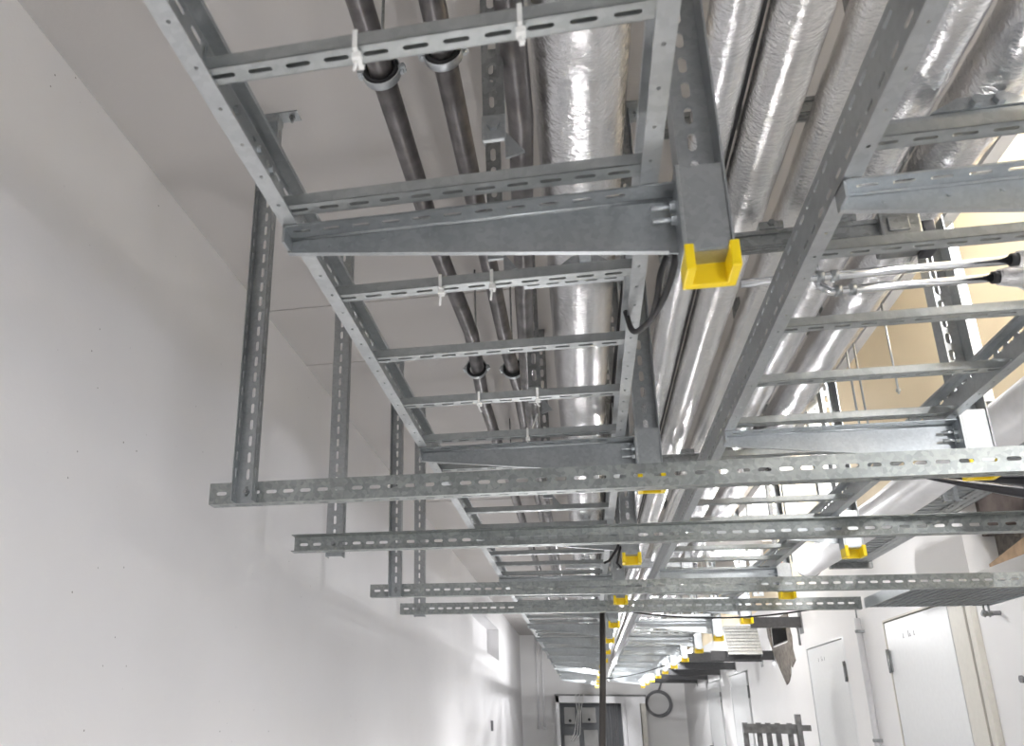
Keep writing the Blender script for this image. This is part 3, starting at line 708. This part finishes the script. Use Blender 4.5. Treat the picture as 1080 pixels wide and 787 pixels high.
# ------------------------------------------------------------------ zip ties on the rungs
def tie(x, y, tail, label):
    t = thing('zip_tie', (x, y, HL), label, 'zip tie', 'white zip ties on the left ladder')
    z0, z1_ = HL + .003, HL + .028
    b = MB(); 
    for y0, y1 in ((y - .0035, y - .0015), (y + .0325, y + .0345)): b.box(x - .003, x + .003, y0, y1, z0, z1_)
    b.box(x - .003, x + .003, y - .0035, y + .0345, z0 - .002, z0); b.build('strap', 'white_tie', t)
    h = MB().bevbox(x - .006, x + .006, y + .004, y + .016, z0 - .010, z0 - .001, .0015); h.build('head', 'white_tie', t)
    MB().tube([(x, y + .010, z0 - .006), (x - .002, y + .012, z0 - .014), (x + tail[0], y + .012 + tail[1], z0 + tail[2])], .0022, 6).build('tail', 'white_tie', t)
i1, i3, i5, i6 = rl[1], rl[3], rl[5], rl[6]
tie(-.227, i1, (-.004, .0, -.022), 'white zip tie on the nearest left rung, below the outer dark pipe')
tie(-.030, i1, (.004, .0, -.018), 'white zip tie on the nearest left rung, beside the foil duct')
tie(-.222, i3, (-.003, .0, -.032), 'white zip tie on the third left rung, below the outer dark pipe')
tie(-.126, i3, (-.004, .0, -.030), 'white zip tie on the third left rung, nearer the duct')
tie(-.222, i5, (.004, .0, -.026), 'white zip tie on the fifth left rung, farther from the duct')
tie(-.076, i5, (.004, .0, -.020), 'white zip tie on the fifth left rung, beside the duct')
tie(-.120, i6, (.03, .0, .07), 'white zip tie with long upright tail on the sixth left rung')

# ------------------------------------------------------------------ black cables and the leaning pole
b = MB().tube([(.118, 5.0, .60), (.1, 5.0, .3), (.045, 5.0, -.45), (-.02, 5.0, -E)], [.016, .017, .018, .018], 12)
tag(b.build('pole', 'pole'), 'thin dark pole standing upright below the cable ladders', 'pole')
def sag(a, c, d, n=24): 
    a, c = Vector(a), Vector(c); return [a.lerp(c, i / n) - Z * d * 4 * (i / n) * (1 - i / n) for i in range(n + 1)]
b = MB().tube(sag((.21, 4.97, .60), (1.3, 4.87, .60), .055), .0045, 8)
tag(b.build('cable', 'rubber'), 'black cable sagging to the right from the dark pole', 'cable')
b = MB().tube(sag((.19, 11.0, .50), (.95, 11.0, .66), .03), .006, 6); 
tag(b.build('cable', 'rubber'), 'thin grey cable sagging far back between the post rows', 'cable')
def smooth(pts, k=8):
    P = [Vector(p) for p in pts]; P = [P[0] * 2 - P[1]] + P + [P[-1] * 2 - P[-2]]; out = []
    for i in range(1, len(P) - 2):
        for j in range(k):
            t = j / k; a0, a1, a2, a3 = P[i - 1], P[i], P[i + 1], P[i + 2]
            out.append(.5 * ((2 * a1) + (a2 - a0) * t + (2 * a0 - 5 * a1 + 4 * a2 - a3) * t * t + (3 * a1 - a0 - 3 * a2 + a3) * t ** 3))
    return out + [P[-2]]
b = MB().tube(smooth([(.176, 1.195, .700), (.170, 1.21, .665), (.158, 1.28, .648), (.140, 1.38, .655), (.126, 1.50, .700), (.122, 1.58, .78)]), .0055, 8)
b.tube(smooth([(.166, 1.24, .705), (.155, 1.25, .680), (.150, 1.28, .655), (.146, 1.34, .650)]), .005, 8)
tag(b.build('cable', 'rubber'), 'short black cable looped behind the nearest left post', 'cable')
b = MB().tube([(.17, 3.47, .70), (.155, 3.46, .66), (.12, 3.45, .61), (.10, 3.44, .60)], .005, 8); b.tube([(.17, 3.47, .67), (.16, 3.46, .64), (.15, 3.45, .6), (.165, 3.45, .58)], .005, 8)
tag(b.build('cable', 'rubber'), 'short black cable end hanging at the third left post', 'cable')

# ------------------------------------------------------------------ left wall fittings
b = MB().tube([(XL + .02, 18.9, ZC), (XL + .02, 18.9, .05)], .03, 10); b.tube([(XL + .02, 18.9, .06), (XL + .02, 18.9, .02)], .045, 10)
for i, x in enumerate((-1.06, -.94)):
    b = MB().tube([(x, YE - .03, ZC), (x, YE - .03, -.12)], .022, 12); b.tube([(x, YE - .03, -.12), (x, YE - .03, -.17)], .038, 12); b.tube([(x, YE, .9), (x, YE - .03, .9)], .03, 8)
    tag(b.build('conduit', 'cable' if i == 9 else 'pipewhite'), 'white conduit on the end wall, %s one, left of the switch cabinet' % ('left' if i == 0 else 'right'), 'conduit', 'conduits on the end wall')
b = MB().bevbox(XL, XL + .03, 13.4, 13.5, -.15, .0, .004); tag(b.build('wall_switch', 'cable'), 'small dark switch low on the far left wall', 'switch')

# conduit and stubs on the right wall
t = thing('wall_conduit', (XR, 7.16, -E), 'grey vertical conduit on the right wall between two doors', 'conduit')
MB().tube([(XR - .03, 7.16, -E), (XR - .03, 7.16, .78)], .022, 14).build('pipe', 'pipegrey', t)
for z in (.68, -.10, -.9): MB().ring((XR - .03, 7.16, z), Z, .025, (.004, .012)).box(XR - .03, XR, 7.13, 7.19, z - .01, z + .01).build('pipe_clip', 'strut', t)
MB().tube([(XR - .03, 7.16, .78), (XR - .03, 7.16, .86)], .006, 8).build('threaded_rod', 'strut', t)
for (y, z, l) in ((4.92, .555, 'small steel stub on the right wall beside the first door frame, upper'), (4.68, .22, 'small steel stub on the right wall beside the first door frame, lower')):
    b = MB().tube([(XR, y, z), (XR - .07, y - .0, z)], .012, 10); b.tube([(XR - .07, y, z), (XR - .08, y, z)], .018, 10)
    tag(b.build('wall_stub', 'cable'), l, 'wall stub', 'steel stubs on the right wall')
b = MB().tube([(XR - .012, 9.14, .74), (XR - .012, 9.14, .92)], .010, 8); b.tube([(XR - .012, 9.14, .90), (XR - .012, 9.14, .92)], .016, 8)
tag(b.build('wall_pin', 'strut'), 'thin dark pin on the wall above the second door', 'pin')

# ------------------------------------------------------------------ grey pallet-like rack at the right
t = thing('timber_rack', (1.56, 8.5, -E), 'weathered grey slatted rack standing by the right wall', 'rack')
b = MB().bevbox(1.36, 1.80, 8.47, 8.53, -.075, .005, .004); b.bevbox(1.36, 1.80, 8.47, 8.53, -E + .1, -E + .18, .004); b.build('rail', 'greywood', t)
for x in (1.385, 1.50, 1.58, 1.66, 1.76): MB().bevbox(x - .022, x + .022, 8.53, 8.56, -E, .015, .003).build('slat', 'greywood', t)
MB().bevbox(1.80, 1.84, 8.42, 8.50, -E, .09, .004).build('post', 'greywood', t)
MB().bevbox(1.84, 1.93, 8.5, 8.56, -.05, .0, .004).build('wall_arm', 'greywood', t)

# ------------------------------------------------------------------ switch cabinet and coil at the end wall
cx0, cx1, ct, cy = -.66, 1.22, .53, YE
t = thing('switch_cabinet', ((cx0 + cx1) / 2, cy, -E), 'tall white open switch cabinet standing at the end of the corridor', 'electrical cabinet')
b = MB(); yf = cy - .5
b.box(cx0, cx0 + .07, yf, cy, -E, ct); b.box(cx0, cx1, yf, cy, ct - .14, ct); b.box(.72, .80, yf, cy, -E, ct - .14); b.box(cx0 + .07, .72, cy - .06, cy - .03, -E, ct - .14); b.box(cx0, .8, yf, cy, -E, -E + .1)
b.build('carcass', 'white', t)
MB().box(cx0 - .02, cx1 + .02, yf - .02, cy, ct, ct + .035).build('top_ledge', 'greywood', t)
MB().box(cx0 + .07, .72, cy - .075, cy - .062, -E + .1, ct - .14).build('back_panel', 'cabinside', t)
MB().bevbox(.805, 1.10, yf - .03, yf - .002, -E + .05, ct - .02, .005).build('door', 'white', t)
MB().bevbox(1.12, 1.22, yf + .05, cy, -E, ct - .02, .005).build('side_post', 'beige', t)
for (x0, x1, z0, z1_) in ((-.50, -.26, -.05, .30), (-.12, .18, -.02, .30), (-.52, -.2, -.62, -.28), (-.1, .2, -.62, -.16), (.26, .36, -.6, .3), (-.5, .2, -1.2, -.72)):
    p = MB().bevbox(x0, x1, cy - .16, cy - .075, z0, z1_, .01).build('switch_panel', 'panel', t)
    MB().tube([((x0 + x1) / 2, cy - .16, z0 + .07), ((x0 + x1) / 2, cy - .18, z0 + .07)], .03, 12).build('rotary_knob', 'rubber', p)
b = MB()
for i in range(5):
    x = .42 + i * .055; b.tube([(x, cy - .2, ct - .14), (x + .02 * math.sin(i), cy - .22, -.2), (x - .03, cy - .2, -1.2)], .016, 8)
b.build('wiring', 'cable', t)
b = MB()
for i in range(3): b.tube([(-.20 + i * .07, yf - .03, ct + .04), (-.24 + i * .09, yf - .05, ct + .0), (-.20 + i * .03, yf - .06, .2), (-.3 + i * .06, yf + .2, -.25), (-.4 + i * .05, yf + .25, -.4)], .008, 8)
b.build('loose_wire', 'white_tie', t)
b = MB()
for i in range(7): b.ring((1.52 + .012 * math.sin(i * 2), YE - .05 - .012 * i, .40 + .01 * math.cos(i * 3)), Y + X * .04 * math.sin(i), .25 + .012 * math.sin(i * 1.7), (.016, .016), 36, 6)
b.tube([(1.55, YE - .08, .68), (1.62, YE - .06, .85), (1.6, YE - .03, 1.1)], .02, 8)
tag(b.build('cable_coil', 'cable'), 'coil of grey cable hanging on the end wall right of the cabinet', 'cable coil')
b = MB().bevbox(1.13, 1.17, 5.22, 5.25, .80, .87, .004); b.tube([(1.15, 5.235, .87), (1.15, 5.235, .90)], .008, 8)
tag(b.build('warning_tag', 'orange'), 'small orange plastic tag beside the right ladder', 'tag')

# ------------------------------------------------------------------ world and camera
wd = bpy.data.worlds.new('World'); bpy.context.scene.world = wd; wd.use_nodes = True
wd.node_tree.nodes['Background'].inputs[0].default_value = (.93, .96, 1, 1); wd.node_tree.nodes['Background'].inputs[1].default_value = .22
f, px, py = 884.187, 413.858, 451.768
RR = ((0.9765, 0.2150, 0.0139), (-0.0577, 0.3230, -0.9446), (-0.2075, 0.9217, 0.3278))
cam = bpy.data.cameras.new('camera'); co = bpy.data.objects.new('camera', cam); C.objects.link(co)
r0, r1, r2 = (Vector(q) for q in RR)
r2.normalize(); r0 = (r0 - r2 * r0.dot(r2)).normalized(); r1 = r2.cross(r0)
mt = Matrix((r0, -r1, -r2)).transposed().to_4x4(); mt.translation = (0, 0, E); co.matrix_world = mt
cam.sensor_fit = 'HORIZONTAL'; cam.sensor_width = 36; cam.lens = f / 1080 * 36
cam.shift_x = (540 - px) / 1080; cam.shift_y = (py - 393.5) / 1080
cam.clip_start = .02; cam.dof.use_dof = True; cam.dof.focus_distance = 3.2; cam.dof.aperture_fstop = 7
sc = bpy.context.scene; sc.camera = co
sc.view_settings.view_transform = 'Standard'; sc.view_settings.look = 'None'; sc.view_settings.gamma = 1; sc.view_settings.use_curve_mapping = False
sc.view_settings.exposure = 0.18
